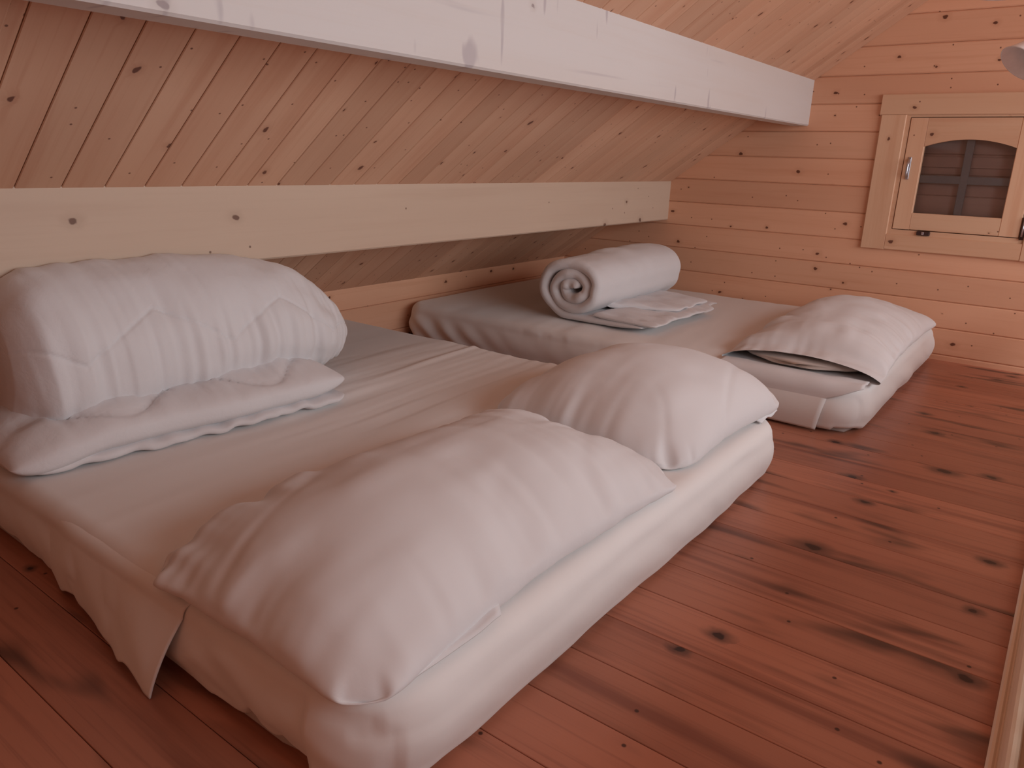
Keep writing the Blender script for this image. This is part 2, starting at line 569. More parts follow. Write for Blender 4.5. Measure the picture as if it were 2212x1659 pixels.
# moulded base rail; unseen slats and top rail above added to block low daylight
def railing():
    prof = [(0.060, 0.0), (0.060, 0.010), (0.064, 0.014), (0.069, 0.0145), (0.073, 0.011), (0.076, 0.011)]
    for i in range(9):
        a = math.pi - math.pi * i / 8
        prof.append((0.092 + 0.016 * math.cos(a), 0.010 + 0.030 * math.sin(a)))
    prof += [(0.112, 0.010), (0.117, 0.010)]
    for i in range(9):
        a = math.pi - math.pi * i / 8
        prof.append((0.138 + 0.021 * math.cos(a), 0.010 + 0.042 * math.sin(a)))
    prof += [(0.165, 0.012), (0.200, 0.012), (0.200, 0.0)]
    n = len(prof)
    y0, y1 = 0.35, 4.20
    cy = (y0 + y1) / 2
    root = tag(empty('base_and_light_block', (0.12, cy, 0.0)), 'moulded light wood base at the right edge, below an added light-blocking rail', 'railing')
    v = [(yy - cy, z, x - .11) for yy in (y0, y1) for x, z in prof]
    fc = [tuple(range(n)), tuple(range(2 * n - 1, n - 1, -1))] + [(i, i + n, (i + 1) % n + n, (i + 1) % n) for i in range(n)]
    link('base_rail', fix_normals(mesh('base_rail', v, fc)), W_TRIM, root, frame((0, 1, 0), (0, 0, 1), (1, 0, 0), (.093, cy, 0.001)))
    bm_ = box_mesh('light_block_slat', (-0.012, -0.034, 0), (0.012, 0.034, 0.46), 0.004)
    yy = y0 + 0.06
    while yy < y1 - 0.03:
        link('light_block_slat', bm_, W_TRIM, root, Matrix.Translation(Vector((0.182, yy, 0.012)) * S))
        yy += 0.104
    box('light_block_rail', (0.145, y0, 0.47), (0.22, y1, 0.515), W_TRIM, root, 0.01)


railing()


# ------------------------------------------------------------------ gable window
def window():
    root = tag(empty('window_1', (-0.567, YW, WZ0)), kind='structure')
    t = 0.022
    # casing boards on the wall face
    def casing(a, b, c_, d_, vertical):
        if vertical:
            me = board_mesh('casing', -(d_ - c_) / 2, (d_ - c_) / 2, b - a, t, 0.004)
            link('casing', me, W_CASE, root, frame((0, 0, 1), (-1, 0, 0), (0, -1, 0), (b, YW - t, (c_ + d_) / 2)))
        else:
            me = board_mesh('casing', -(b - a) / 2, (b - a) / 2, d_ - c_, t, 0.004)
            link('casing', me, W_CASE, root, frame(*FW, ((a + b) / 2, YW - t, c_)))
    casing(-1.010, -0.885, 0.575, 1.280, True)
    casing(-0.250, -0.125, 0.575, 1.280, True)
    casing(-1.018, -0.117, 1.280, 1.385, False)
    casing(-0.885, -0.250, 0.575, 0.660, False)
    # jambs lining the opening
    jl, jb, jt = 0.020, 0.026, 0.010
    y0, y1 = YW - 0.012, YW + 0.092
    for a, b in (((WX0, y0, WZ0), (WX0 + jl, y1, WZ1)), ((WX1 - jl, y0, WZ0), (WX1, y1, WZ1)),
                 ((WX0 + jl, y0, WZ0), (WX1 - jl, y1, WZ0 + jb)), ((WX0 + jl, y0, WZ1 - jt), (WX1 - jl, y1, WZ1))):
        box('jamb', a, b, W_CASE, root)
    # sash
    sy0, sy1 = YW - 0.016, YW + 0.030
    sx0, sx1, sz0, sz1 = -0.862, -0.272, 0.690, 1.266
    gx0, gx1, gz0, gz1, ga = -0.777, -0.362, 0.779, 1.122, 1.160
    sash = empty('sash', ((sx0 + sx1) / 2, YW, sz0)); sash.parent = root
    sash.matrix_parent_inverse = world_of(root).inverted()

    def vstile(a, b):
        me = board_mesh('stile', -(sz1 - sz0) / 2, (sz1 - sz0) / 2, b - a, sy1 - sy0, 0.003)
        link('stile', me, W_CASE, sash, frame((0, 0, 1), (-1, 0, 0), (0, -1, 0), (b, sy0, (sz0 + sz1) / 2)))
    vstile(sx0, gx0); vstile(gx1, sx1)
    me = board_mesh('rail', gx0 - (gx0 + gx1) / 2, gx1 - (gx0 + gx1) / 2, gz0 - sz0, sy1 - sy0, 0.003)
    link('rail', me, W_CASE, sash, frame(*FW, ((gx0 + gx1) / 2, sy0, sz0)))
    # arched top rail
    n = 24
    cx = (gx0 + gx1) / 2
    arch = []
    for i in range(n + 1):
        u = -1 + 2 * i / n
        arch.append((u * (gx1 - gx0) / 2, gz1 + (ga - gz1) * (1 - u * u)))
    v = []
    for yy in (sy0, sy1):
        v += [(x, z - gz1, -(yy - sy0)) for x, z in arch] + [(x, sz1 - gz1, -(yy - sy0)) for x, z in arch]
    m1 = n + 1
    fc = []
    for i in range(n):
        fc += [(i, i + 1, m1 + i + 1, m1 + i), (2 * m1 + i, 3 * m1 + i, 3 * m1 + i + 1, 2 * m1 + i + 1),
               (i, 2 * m1 + i, 2 * m1 + i + 1, i + 1), (m1 + i, m1 + i + 1, 3 * m1 + i + 1, 3 * m1 + i)]
    fc += [(0, m1, 3 * m1, 2 * m1), (n, 2 * m1 + n, 3 * m1 + n, m1 + n)]
    link('arched_rail', fix_normals(mesh('arched_rail', v, fc)), W_CASE, sash, frame(*FW, (cx, sy0, gz1)))
    # pane
    box('pane', (gx0 - .004, YW + 0.016, gz0 - .004), (gx1 + .004, YW + 0.019, ga + .01), M_GLASS, sash)
    # grey cross bars behind the glass
    box('glazing_bar', (-0.589, YW + 0.034, gz0 - .03), (-0.552, YW + 0.050, ga + .03), M_MUNTIN, sash, 0.003)
    box('glazing_bar', (gx0 - .02, YW + 0.036, 0.937), (gx1 + .02, YW + 0.048, 0.977), M_MUNTIN, sash, 0.003)
    # closed outside shutter of horizontal boards
    z = WZ0
    i = 0
    while z < WZ1:
        q = min(z + 0.107, WZ1)
        me = board_mesh('shutter_board', (WX0 - WX1) / 2, (WX1 - WX0) / 2, q - z - .001, 0.014, 0.004)
        link('shutter_board', me, W_DULL, root, frame(*FW, ((WX0 + WX1) / 2, YW + 0.078, z)))
        z = q
    box('shutter_back', (WX0 - .03, YW + 0.093, WZ0 - .03), (WX1 + .03, YW + 0.110, WZ1 + .03), W_DULL, root)
    box('shutter_batten', (WX0 + .02, YW + 0.064, 1.02), (WX1 - .02, YW + 0.077, 1.075), W_DULL, root, 0.003)
    # handle
    hd = link('handle', box_mesh('handle', (-.008, -.004, -.058), (.008, .004, .058), 0.003), M_METAL, sash,
              Matrix.Translation(Vector((-0.832, sy0 - .004, 1.01)) * S))
    tag(hd, 'nickel casement handle')
    # lever of the handle, a curved bar
    pts = [(-0.832, sy0 - .010, 1.055), (-0.832, sy0 - .024, 1.048), (-0.834, sy0 - .030, 1.02), (-0.835, sy0 - .028, 0.985), (-0.832, sy0 - .022, 0.962)]
    link('lever', tube('lever', pts, 0.006), M_METAL, sash)
    # latch in the gap under the sash
    lt = [(-0.755, -0.004, 0.664), (-0.65, 0.0, 0.664)]
    box('latch', (-0.737, YW - 0.026, 0.664), (-0.672, YW - 0.002, 0.686), M_DARKMETAL, root, 0.004)
    box('latch_pin', (-0.712, YW - 0.034, 0.668), (-0.700, YW - 0.026, 0.684), M_METAL, root, 0.002)
    # hinge barrels at the right stile
    for zz in (0.735, 1.20):
        link('hinge', tube('hinge', [(-0.261, YW - .018, zz - .055), (-0.261, YW - .018, zz + .055)], 0.0095), M_DARKMETAL, sash)
        link('hinge_pin', tube('hinge_pin', [(-0.2605, YW - .0265, zz - .040), (-0.2605, YW - .0265, zz + .045)], 0.004), M_METAL, sash)


def tube(name, pts, rad, n=12):
    pts = [Vector(p) for p in pts]
    v, fc = [], []
    m = len(pts)
    rr = rad if isinstance(rad, (list, tuple)) else [rad] * m
    up = Vector((0.31, 0.77, 0.12)).normalized()
    for i, p in enumerate(pts):
        t = (pts[min(i + 1, m - 1)] - pts[max(i - 1, 0)]).normalized()
        a = t.cross(up).normalized(); b = t.cross(a)
        for k in range(n):
            an = 2 * math.pi * k / n
            v.append(tuple(p + (a * math.cos(an) + b * math.sin(an)) * rr[i]))
    fc = grid_faces(m, n, True)
    fc += [tuple(range(n)), tuple(range(m * n - 1, (m - 1) * n - 1, -1))]
    return fix_normals(mesh(name, v, fc, True))


window()


# ------------------------------------------------------------------ mattresses
def mattress_surface(x0, x1, y0, y1, H, R, prof, disp, nx, ny, bottom=True):
    """soft rounded slab. prof: list of (outward offset, z) from the top rim down; disp(P, nrm, t) returns displaced P"""
    a, b = (x1 - x0) / 2, (y1 - y0) / 2
    inset = 0.045
    ai, bi, Ri = a - inset, b - inset, R - inset * 0.6
    u, v = np.meshgrid(np.linspace(-1, 1, nx), np.linspace(-1, 1, ny))
    # denser towards the rim
    X, Y = u * ai, v * bi
    sx, sy = np.sign(X), np.sign(Y)
    qx = np.clip((np.abs(X) - (ai - Ri)) / Ri, 0, 1)
    qy = np.clip((np.abs(Y) - (bi - Ri)) / Ri, 0, 1)
    both = (qx > 0) & (qy > 0)
    nxq = qx * np.sqrt(1 - qy ** 2 / 2); nyq = qy * np.sqrt(1 - qx ** 2 / 2)
    X = np.where(both, sx * (ai - Ri + Ri * nxq), X)
    Y = np.where(both, sy * (bi - Ri + Ri * nyq), Y)
    top = np.stack([X, Y, np.full_like(X, H)], -1)
    idx = np.arange(nx * ny).reshape(ny, nx)
    ring = np.concatenate([idx[0, :-1], idx[:-1, -1], idx[-1, :0:-1], idx[:0:-1, 0]])
    P = top.reshape(-1, 3)
    rp = P[ring]
    tang = np.roll(rp, -1, 0) - np.roll(rp, 1, 0)
    nn = np.stack([tang[:, 1], -tang[:, 0]], -1)
    nn /= np.linalg.norm(nn, axis=1)[:, None]
    rows = [P]
    nrms = [np.tile([0, 0, 1.0], (len(P), 1))]
    ts = [np.zeros(len(P))]
    for k, (o, z) in enumerate(prof):
        q = rp.copy(); q[:, :2] += nn * (o + inset); q[:, 2] = z
        rows.append(q)
        t = (k + 1) / len(prof)
        nrms.append(np.concatenate([nn * min(1, t * 2.5), np.full((len(nn), 1), max(0, 1 - t * 3))], 1))
        ts.append(np.full(len(nn), t))
    A = np.concatenate(rows); Nn = np.concatenate(nrms); T = np.concatenate(ts)
    A[:, 0] += (x0 + x1) / 2; A[:, 1] += (y0 + y1) / 2
    A = disp(A, Nn, T)
    m = len(ring)
    fc = grid_faces(ny, nx)
    prev = ring
    base = nx * ny
    for k in range(len(prof)):
        cur = np.arange(base + k * m, base + (k + 1) * m)
        for i in range(m):
            j = (i + 1) % m
            fc.append((prev[i], cur[i], cur[j], prev[j]))
        prev = cur
    if bottom:
        fc.append(tuple(prev))
    return A, fc


def side_profile(H, nseg=26, bulge=0.012, r=0.045, zb=0.004, rb=0.03):
    pr = []
    for i in range(1, 8):
        t = i / 7 * math.pi / 2
        pr.append((-r + r * math.sin(t), H - r + r * math.cos(t)))
    zs = np.linspace(H - r, zb + rb, 12)[1:]
    for z in zs:
        q = (H - r - z) / (H - r - zb - rb)
        pr.append((bulge * math.sin(math.pi * q), z))
    for i in range(1, 6):
        t = i / 5 * math.pi / 2
        pr.append((-rb + rb * math.cos(t), zb + rb - rb * math.sin(t)))
    return pr


HM = 0.2
NX0, NX1, NY0, NY1 = -2.995, -0.685, 0.612, 2.475
FX0, FX1, FY0, FY1 = -2.995, -0.545, 2.965, 4.615


def core(x0, x1, y0, y1, parent):
    A, fc = mattress_surface(x0 + .02, x1 - .02, y0 + .02, y1 - .02, HM - 0.016, 0.11, side_profile(HM - 0.016, zb=0.0, rb=.01, bulge=0.0), lambda p, n, t: p, 12, 10)
    link('mattress_core', fix_normals(mesh('mattress_core', A, fc, True)), F_CORE, parent)


def near_disp(P, n, t):
    x, y, z = P.T
    top = (t == 0)
    # long soft creases running across the bed, strongest between the duvet and the pillows
    cr = fbm(x * 9 + 0.35 * y, y * 0.9, 3.1, 3)
    band = sstep(-2.35, -2.0, x) * (1 - sstep(-1.35, -1.0, x)) * sstep(0.9, 1.6, y)
    d = 0.0045 * cr * (0.35 + 1.5 * band) + 0.003 * noise(x * 2.3, y * 2.1, 1.0)
    ridge = np.exp(-((x + 2.02 + 0.10 * (y - 2.4)) / 0.018) ** 2) * sstep(1.6, 2.1, y)
    d = d + 0.007 * ridge * np.where(t < 0.3, 1, 0)
    # creases on the sides: slanting folds
    side = sstep(0.15, 0.4, t)
    s = np.where(np.abs(n[:, 0]) > np.abs(n[:, 1]), y, x)
    fold = fbm(s * 6 + z * 9, z * 5 + 3, np.sign(n[:, 0]) * 4 + 2, 2)
    front = (n[:, 1] < -0.5)
    amp = np.where(front, 0.008, 0.004)
    fold2 = np.where(front, np.abs(noise(s * 4.0 - z * 9, z * 2.0, 7.0)), 0)
    d = d * (1 - side) + side * (amp * fold - 0.006 * fold2)
    # the sheet hangs a little lower and fuller in the middle of the right side, with one long soft crease
    right = n[:, 0] > 0.5
    d = d + np.where(right, side * (-0.004 * np.exp(-((z - 0.135 + 0.01 * noise(y * 3, 0, 0)) / 0.012) ** 2)), 0)
    P = P + n * d[:, None]
    # hem waves along the bottom of the front side
    low = sstep(0.6, 1.0, t)
    lift = 0.010 + 0.014 * noise(x * 5.3, 2.0, 0.0) + 0.010 * noise(x * 17, 5.0, 0.0)
    notch = 0.035 * np.exp(-((x + 1.015) / 0.018) ** 2) + 0.018 * np.exp(-((x + 0.93) / 0.02) ** 2)
    P[:, 2] += np.where(front, np.clip(lift + notch, 0, 1) * low, 0)
    P[:, 2] += np.where(right, np.clip(0.004 + 0.006 * noise(y * 7, 1, 3), 0, 1) * low, 0)
    P[:, 2] = np.maximum(P[:, 2], 0.003)
    return P


def far_disp(P, n, t):
    x, y, z = P.T
    d = 0.003 * fbm(x * 8 + y, y * 1.3, 8.0, 2) + 0.003 * noise(x * 2.3, y * 2.1, 6.0)
    side = sstep(0.15, 0.4, t)
    s = np.where(np.abs(n[:, 0]) > np.abs(n[:, 1]), y, x)
    front = (n[:, 1] < -0.5)
    # gathered diagonal folds towards the eave end of the front side
    g = np.exp(-((x + 2.75) / 0.35) ** 2)
    diag = np.sin((x + 1.1 * (z - .2)) * 38 + 3 * noise(x * 3, z * 3, 2.0))
    fold = np.where(front, 0.004 * fbm(s * 6 + z * 6, z * 4, 11.0, 2) + 0.010 * g * diag * sstep(0.2, 0.6, t),
                    0.005 * fbm(s * 5 + z * 12, z * 5, 5.0, 2))
    d = d * (1 - side) + side * fold
    # puckers of the elastic along the top front rim
    rim = np.exp(-((t - 0.18) / 0.12) ** 2) * front * np.exp(-((x + 1.95) / 0.45) ** 2)
    d = d + rim * 0.004 * noise(x * 34, 0, 0)
    # side hem undulates near the front right corner
    P = P + n * d[:, None]
    low = sstep(0.55, 1.0, t)
    right = n[:, 0] > 0.3
    P[:, 2] += np.where(right, np.clip(0.012 + 0.02 * noise(y * 6, 4, 3), 0, 1) * low, 0.006 * low)
    P[:, 2] = np.maximum(P[:, 2], 0.003)
    return P


mn = tag(empty('mattress', ((NX0 + NX1) / 2, (NY0 + NY1) / 2, 0)),
         'nearest double mattress in a loose white sheet, carrying two pillows', 'mattress')
core(NX0, NX1, NY0, NY1, mn)
A, fc = mattress_surface(NX0, NX1, NY0, NY1, HM, 0.13, side_profile(HM), near_disp, 260, 220, False)
link('fitted_sheet', mesh('fitted_sheet', A, fc, True), F_SHEET, mn)

mf = tag(empty('mattress', ((FX0 + FX1) / 2, (FY0 + FY1) / 2, 0)),
         'far mattress in a white fitted sheet against the plank gable wall', 'mattress')
core(FX0, FX1, FY0, FY1, mf)
A, fc = mattress_surface(FX0, FX1, FY0, FY1, HM, 0.12, side_profile(HM), far_disp, 240, 170, False)
link('fitted_sheet', mesh('fitted_sheet', A, fc, True), F_SHEET, mf)


def thick_sheet(name, P, th):
    """closed thin shell from a grid of points P[nr,nc,3]"""
    nr, nc = P.shape[:2]
    du = np.gradient(P, axis=1); dv = np.gradient(P, axis=0)
    n = np.cross(du, dv); n /= (np.linalg.norm(n, axis=2, keepdims=True) + 1e-9)
    A = np.concatenate([(P + n * th / 2).reshape(-1, 3), (P - n * th / 2).reshape(-1, 3)])
    o = nr * nc
    fc = grid_faces(nr, nc) + grid_faces(nr, nc, off=o, flip=True)
    idx = np.arange(o).reshape(nr, nc)
    ring = np.concatenate([idx[0, :-1], idx[:-1, -1], idx[-1, :0:-1], idx[:0:-1, 0]])
    m = len(ring)
    for i in range(m):
        j = (i + 1) % m
        fc.append((ring[j], ring[i], ring[i] + o, ring[j] + o))
    return fix_normals(mesh(name, A, fc, True))


# loose outer layer of the sheet on the front side, ending in a hanging pointed corner
def loose_fold():
    nu, nv = 110, 40
    u = np.linspace(0, 1, nu)[None, :]; v = np.linspace(0, 1, nv)[:, None]
    x = -1.95 + (-1.186 + 1.95) * u + 0 * v
    near = sstep(0.45, 1.0, u)                      # towards the free right edge
    x = x - 0.045 * v * near
    rim = 0.045
    zt = HM + 0.002
    zb = 0.016 + 0.008 * noise(u * 14, 3.0) - 0.016 * sstep(0.82, 0.97, u)
    zb = np.maximum(zb, 0.002)
    s = v
    ang_ = np.clip(s / 0.28, 0, 1) * math.pi / 2
    q = np.clip((s - 0.28) / 0.72, 0, 1)
    y = NY0 + rim - (rim + 0.004) * np.sin(ang_) - 0.010 * np.sin(np.pi * q)
    z = np.where(s < 0.28, zt - rim * (1 - np.cos(ang_)) - 0.016 * np.clip(1 - s / 0.2, 0, 1), (zt - rim) + (zb - zt + rim) * q)
    y = y - q * near * 0.048 - 0.012 * q * np.abs(noise(u * 7 - v * 1.2, v * 2, 4.0)) - 0.006 * q
    y = y + 0.003 * noise(u * 11, v * 3, 1.0) * q + 0.034 * sstep(0.42, 0.0, u)
    P = np.stack([x, y, z + 0 * x], -1)
    link('loose_corner', thick_sheet('loose_corner', P, 0.003), F_SHEET, mn)


loose_fold()


# envelope fold on the front of the far mattress
def env_fold():
    nu, nv = 24, 24
    u = np.linspace(0, 1, nu)[None, :]; v = np.linspace(0, 1, nv)[:, None]
    x = -1.15 + u * (0.485 - 0.035 * v)
    rim = 0.045
    ang_ = np.clip(v / 0.25, 0, 1) * math.pi / 2
    q = np.clip((v - .25) / .75, 0, 1)
    y = FY0 + rim - (rim + 0.003) * np.sin(ang_) - 0.014 * np.sin(np.pi * np.clip(q, 0, 1)) - 0.012 * q * u
    z = np.where(v < .25, HM + .003 - rim * (1 - np.cos(ang_)), HM + .003 - rim + (0.008 - HM + rim) * q)
    P = np.stack([x, y + 0 * x, z + 0 * x], -1)
    link('folded_corner', thick_sheet('folded_corner', P, 0.003), F_SHEET, mf)


env_fold()


# ------------------------------------------------------------------ pillows: inflated cloth relaxed in numpy
def sim_pillow(Lx, Ly, nx, ny, vol, steps=220, seed=1, corner=0.10, bend=0.04, grav=1.5e-4, open_rows=0, press=4e-3, comp=0.08,
               slack=0.05, iters=5, tie=None, ground=None, gap=0.001):
    """two cloth layers sewn along their rim (row 0 left open when open_rows>0), inflated and dropped on the bed"""
    rs = np.random.RandomState(seed)
    gx, gy = np.meshgrid(np.linspace(-Lx / 2, Lx / 2, nx), np.linspace(-Ly / 2, Ly / 2, ny))
    R = corner
    qx = np.clip((np.abs(gx) - (Lx / 2 - R)) / R, 0, 1); qy = np.clip((np.abs(gy) - (Ly / 2 - R)) / R, 0, 1)
    if open_rows:
        qy = np.where(gy < 0, 0, qy)
    both = (qx > 0) & (qy > 0)
    gx, gy = (np.where(both, np.sign(gx) * (Lx / 2 - R + R * qx * np.sqrt(1 - qy ** 2 / 2)), gx),
              np.where(both, np.sign(gy) * (Ly / 2 - R + R * qy * np.sqrt(1 - qx ** 2 / 2)), gy))
    lay = np.stack([gx, gy], -1)
    bump = np.clip((1 - np.linspace(-1, 1, nx)[None, :] ** 2) * (1 - np.linspace(-1, 1, ny)[:, None] ** 2), 0, 1) ** 0.5
    if open_rows:
        bump = np.clip((1 - np.linspace(-1, 1, nx)[None, :] ** 2) * (1 - np.linspace(-0.7, 1, ny)[:, None] ** 2), 0, 1) ** 0.5
    P = np.zeros((2, ny, nx, 3))
    P[..., 0], P[..., 1] = gx, gy
    P[0, ..., 2] = 0.06 + 0.03 * bump + 0.004 * rs.randn(ny, nx) * (bump > 0)
    P[1, ..., 2] = 0.06 - 0.03 * bump
    sl = 1 + slack * np.stack([fbm(gx * 7 + seed, gy * 7, 0.5 + k, 2) for k in (0, 1)]) * 0.6

    def cons(sa, sb, ks, kc):
        rest = np.linalg.norm(lay[sa] - lay[sb], axis=-1)[None] * (sl[(slice(None),) + sa] + sl[(slice(None),) + sb]) / 2
        return ((slice(None),) + sa, (slice(None),) + sb, rest, ks, kc)
    A = slice(None)
    G = []
    for s in (0, 1):
        G.append(cons((A, slice(s, nx - 1, 2)), (A, slice(s + 1, nx, 2)), 1.0, comp))
        G.append(cons((slice(s, ny - 1, 2), A), (slice(s + 1, ny, 2), A), 1.0, comp))
        G.append(cons((slice(s, ny - 1, 2), slice(0, nx - 1)), (slice(s + 1, ny, 2), slice(1, nx)), 0.3, 0.03))
        G.append(cons((slice(s, ny - 1, 2), slice(1, nx)), (slice(s + 1, ny, 2), slice(0, nx - 1)), 0.3, 0.03))
    for s in range(4):
        m = len(range(s, nx - 2, 4)); G.append(cons((A, slice(s, nx - 2, 4)), (A, slice(s + 2, nx, 4)), bend, bend))
        G.append(cons((slice(s, ny - 2, 4), A), (slice(s + 2, ny, 4), A), bend, bend))
    rim = np.ones((ny, nx), bool); rim[1:-1, 1:-1] = False
    if open_rows: rim[0, 1:-1] = False
    wt = np.ones((ny, nx))
    if open_rows:
        wt[:open_rows] = 0
        wt[open_rows:open_rows + 6] *= np.linspace(0.1, 1, 6)[:, None]
    V_ = np.zeros_like(P)
    for it in range(steps):
        du = np.gradient(P, axis=2); dv = np.gradient(P, axis=1)
        nn = np.cross(du, dv); nn[1] *= -1
        vol_now = (nn * P).sum() / 3
        fr_ = min(1.0, max(0.0, (vol - vol_now) / vol) * 6)
        area_ = np.linalg.norm(nn, axis=-1).mean()
        acc = nn * (wt[None, ..., None] * press * fr_ / area_)
        acc[..., 2] -= grav
        V_ = (V_ + acc) * 0.92
        old = P.copy()
        P = P + V_
        for k in range(iters):
            for (a, b, rest, ks, kc) in G:
                d = P[b] - P[a]
                L_ = np.sqrt((d * d).sum(-1)) + 1e-9
                e = L_ - rest
                c_ = d * (0.5 * np.where(e > 0, ks, kc) * e / L_)[..., None]
                P[a] += c_; P[b] -= c_
            mid = (P[0][rim] + P[1][rim]) / 2
            P[0][rim] = mid; P[1][rim] = mid
            # the layers do not pass through one another
            ex = np.maximum(0, gap - (P[0, ..., 2] - P[1, ..., 2])) * 0.5
            ex[rim] = 0
            P[0, ..., 2] += ex; P[1, ..., 2] -= ex
            if tie is not None:
                ex = np.maximum(0, (P[0, ..., 2] - P[1, ..., 2]) - tie) * 0.5
                P[0, ..., 2] -= ex; P[1, ..., 2] += ex
            gz = 0.0 if ground is None else ground(P)
            low = P[..., 2] < gz
            P[..., 2] = np.where(low, gz, P[..., 2])
        if it > 30:
            P[low, :2] = old[low, :2] + 0.5 * (P[low, :2] - old[low, :2])
        V_ = P - old
        sp = np.sqrt((V_ * V_).sum(-1, keepdims=True))
        V_ *= np.minimum(1, 0.012 / (sp + 1e-9))
    # weld rim
    T = np.arange(nx * ny).reshape(ny, nx)
    Bt = T.copy()
    Bt[~rim] = nx * ny + np.arange((~rim).sum())
    p = np.concatenate([P[0].reshape(-1, 3), P[1][~rim]])
    fT = [tuple(q_) for q_ in np.stack([T[:-1, :-1], T[:-1, 1:], T[1:, 1:], T[1:, :-1]], -1).reshape(-1, 4)]
    fB = [tuple(q_) for q_ in np.stack([Bt[:-1, :-1], Bt[1:, :-1], Bt[1:, 1:], Bt[:-1, 1:]], -1).reshape(-1, 4)]
    return p, T, Bt, fT, fB


def place(p, rz, loc, tilt=0.0):
    c, s = math.cos(rz), math.sin(rz)
    q = p.copy()
    q[:, 0] = p[:, 0] * c - p[:, 1] * s + loc[0]
    q[:, 1] = p[:, 0] * s + p[:, 1] * c + loc[1]
    q[:, 2] = p[:, 2] + loc[2] + tilt * p[:, 1]
    return q


def subsurf(o, lv=1):
    m = o.modifiers.new('smooth', 'SUBSURF')
    m.levels = m.render_levels = lv


def rim_wrinkles(p, T, Bt, seed, amp, reach=0.15, freq=20.0):
    """gathers that run in from the seams, and broad soft dents"""
    ny, nx = T.shape
    out = p.copy()
    for I, sg in ((T, 1.0), (Bt, 0.25)):
        g = p[I]
        du = np.gradient(g, axis=1); dv = np.gradient(g, axis=0)
        n = np.cross(du, dv); n /= np.linalg.norm(n, axis=2, keepdims=True) + 1e-9
        if I is Bt: n = -n
        X, Y = g[..., 0], g[..., 1]
        # distance from the seams measured over the cloth
        lx = np.linspace(0, 1, nx)[None, :] * np.ptp(X); ly = np.linspace(0, 1, ny)[:, None] * np.ptp(Y)
        dx_ = np.minimum(lx, np.ptp(X) - lx) + 0 * ly; dy_ = np.minimum(ly, np.ptp(Y) - ly) + 0 * lx
        wx = np.exp(-(dx_ / reach)) * (1 - np.exp(-dx_ / 0.012)); wy = np.exp(-(dy_ / reach)) * (1 - np.exp(-dy_ / 0.012))
        mod = np.clip(0.55 + 0.9 * noise(X * 3 + seed, Y * 3, 2.0), 0, 1.4)
        d = amp * mod * (wx * (fbm(Y * freq + 2.5 * X, X * 2.5, seed, 2)) + wy * fbm(X * freq + 2.5 * Y, Y * 2.5, seed + 5, 2))
        d = d + amp * 0.55 * fbm(X * 6.5 + seed, Y * 4.5, seed + 8, 2) * (1 - np.exp(-np.minimum(dx_, dy_) / 0.05))
        # a few long creases
        d = d - amp * 0.5 * np.exp(-(noise(X * 5 + 2 * Y + seed, Y * 2.2, seed + 1) / 0.10) ** 2) * np.exp(-(np.minimum(dx_, dy_) / 0.16) ** 2) * (1 - np.exp(-np.minimum(dx_, dy_) / 0.02))
        rim = np.zeros((ny, nx), bool); rim[0] = rim[-1] = True; rim[:, 0] = rim[:, -1] = True
        m = ~rim
        out[I[m]] = (g + n * (d * sg)[..., None])[m]
    out[:, 2] = np.maximum(out[:, 2], 0.0)
    return out


def pillow(name_label, rz, loc, wr=0.017, **kw):
    root = tag(empty('pillow', (loc[0], loc[1], loc[2])), name_label, 'pillow')
    p, T, Bt, fT, fB = sim_pillow(**kw)
    p = rim_wrinkles(p, T, Bt, kw['seed'], wr)
    q = place(p, rz, loc)
    o = link('pillowcase', mesh('pillowcase', q, fT + fB, True), F_PILLOW, root)
    subsurf(o)
    return root, q, T, Bt


rA, qA, TA, BA = pillow('long plump white pillow at the near corner of the closest mattress', 0.0, (-1.015, 1.150, HM + 0.004),
                        Lx=0.67, Ly=1.15, nx=62, ny=106, vol=0.090, seed=3, corner=0.11)
rB, qB, TB, BB = pillow('white pillow farther along the closest mattress, its end hanging past the mattress', -0.03, (-1.06, 2.155, HM + 0.004),
                        Lx=0.74, Ly=0.92, nx=66, ny=82, vol=0.084, seed=8, corner=0.19, wr=0.012)


# case corners that stick out from under the pillows
def cloth_patch(name, pts, parent, nu=16, nv=10, mat=None, amp=0.006, seed=0.0, th=0.003):
    """bilinear patch of thin cloth from four corners (a b along u, d c opposite side)"""
    a, b, c, d_ = [np.array(p, float) for p in pts]
    u = np.linspace(0, 1, nu)[None, :, None]; v = np.linspace(0, 1, nv)[:, None, None]
    P = (a * (1 - u) + b * u) * (1 - v) + (d_ * (1 - u) + c * u) * v
    w_ = amp * noise(u[..., 0] * 3 + seed, v[..., 0] * 2.3, seed)
    P[..., 2] += w_ + amp * 0.8 * np.sin(np.pi * v[..., 0])
    o = link(name, thick_sheet(name, P, th), mat or F_PILLOW, parent)
    return o


cloth_patch('case_flap', [(-0.80, 0.70, 0.222), (-0.775, 1.00, 0.222), (-0.695, 0.925, 0.216), (-0.70, 0.70, 0.216)], rA, seed=2.0)
cloth_patch('case_flap', [(-0.80, 1.40, 0.222), (-0.80, 1.62, 0.222), (-0.735, 1.57, 0.210), (-0.735, 1.42, 0.210)], rA, seed=5.0)

cloth_patch('case_flap', [(-0.80, 2.30, 0.225), (-0.80, 2.52, 0.225), (-0.715, 2.47, 0.205), (-0.715, 2.32, 0.205)], rB, seed=9.0)

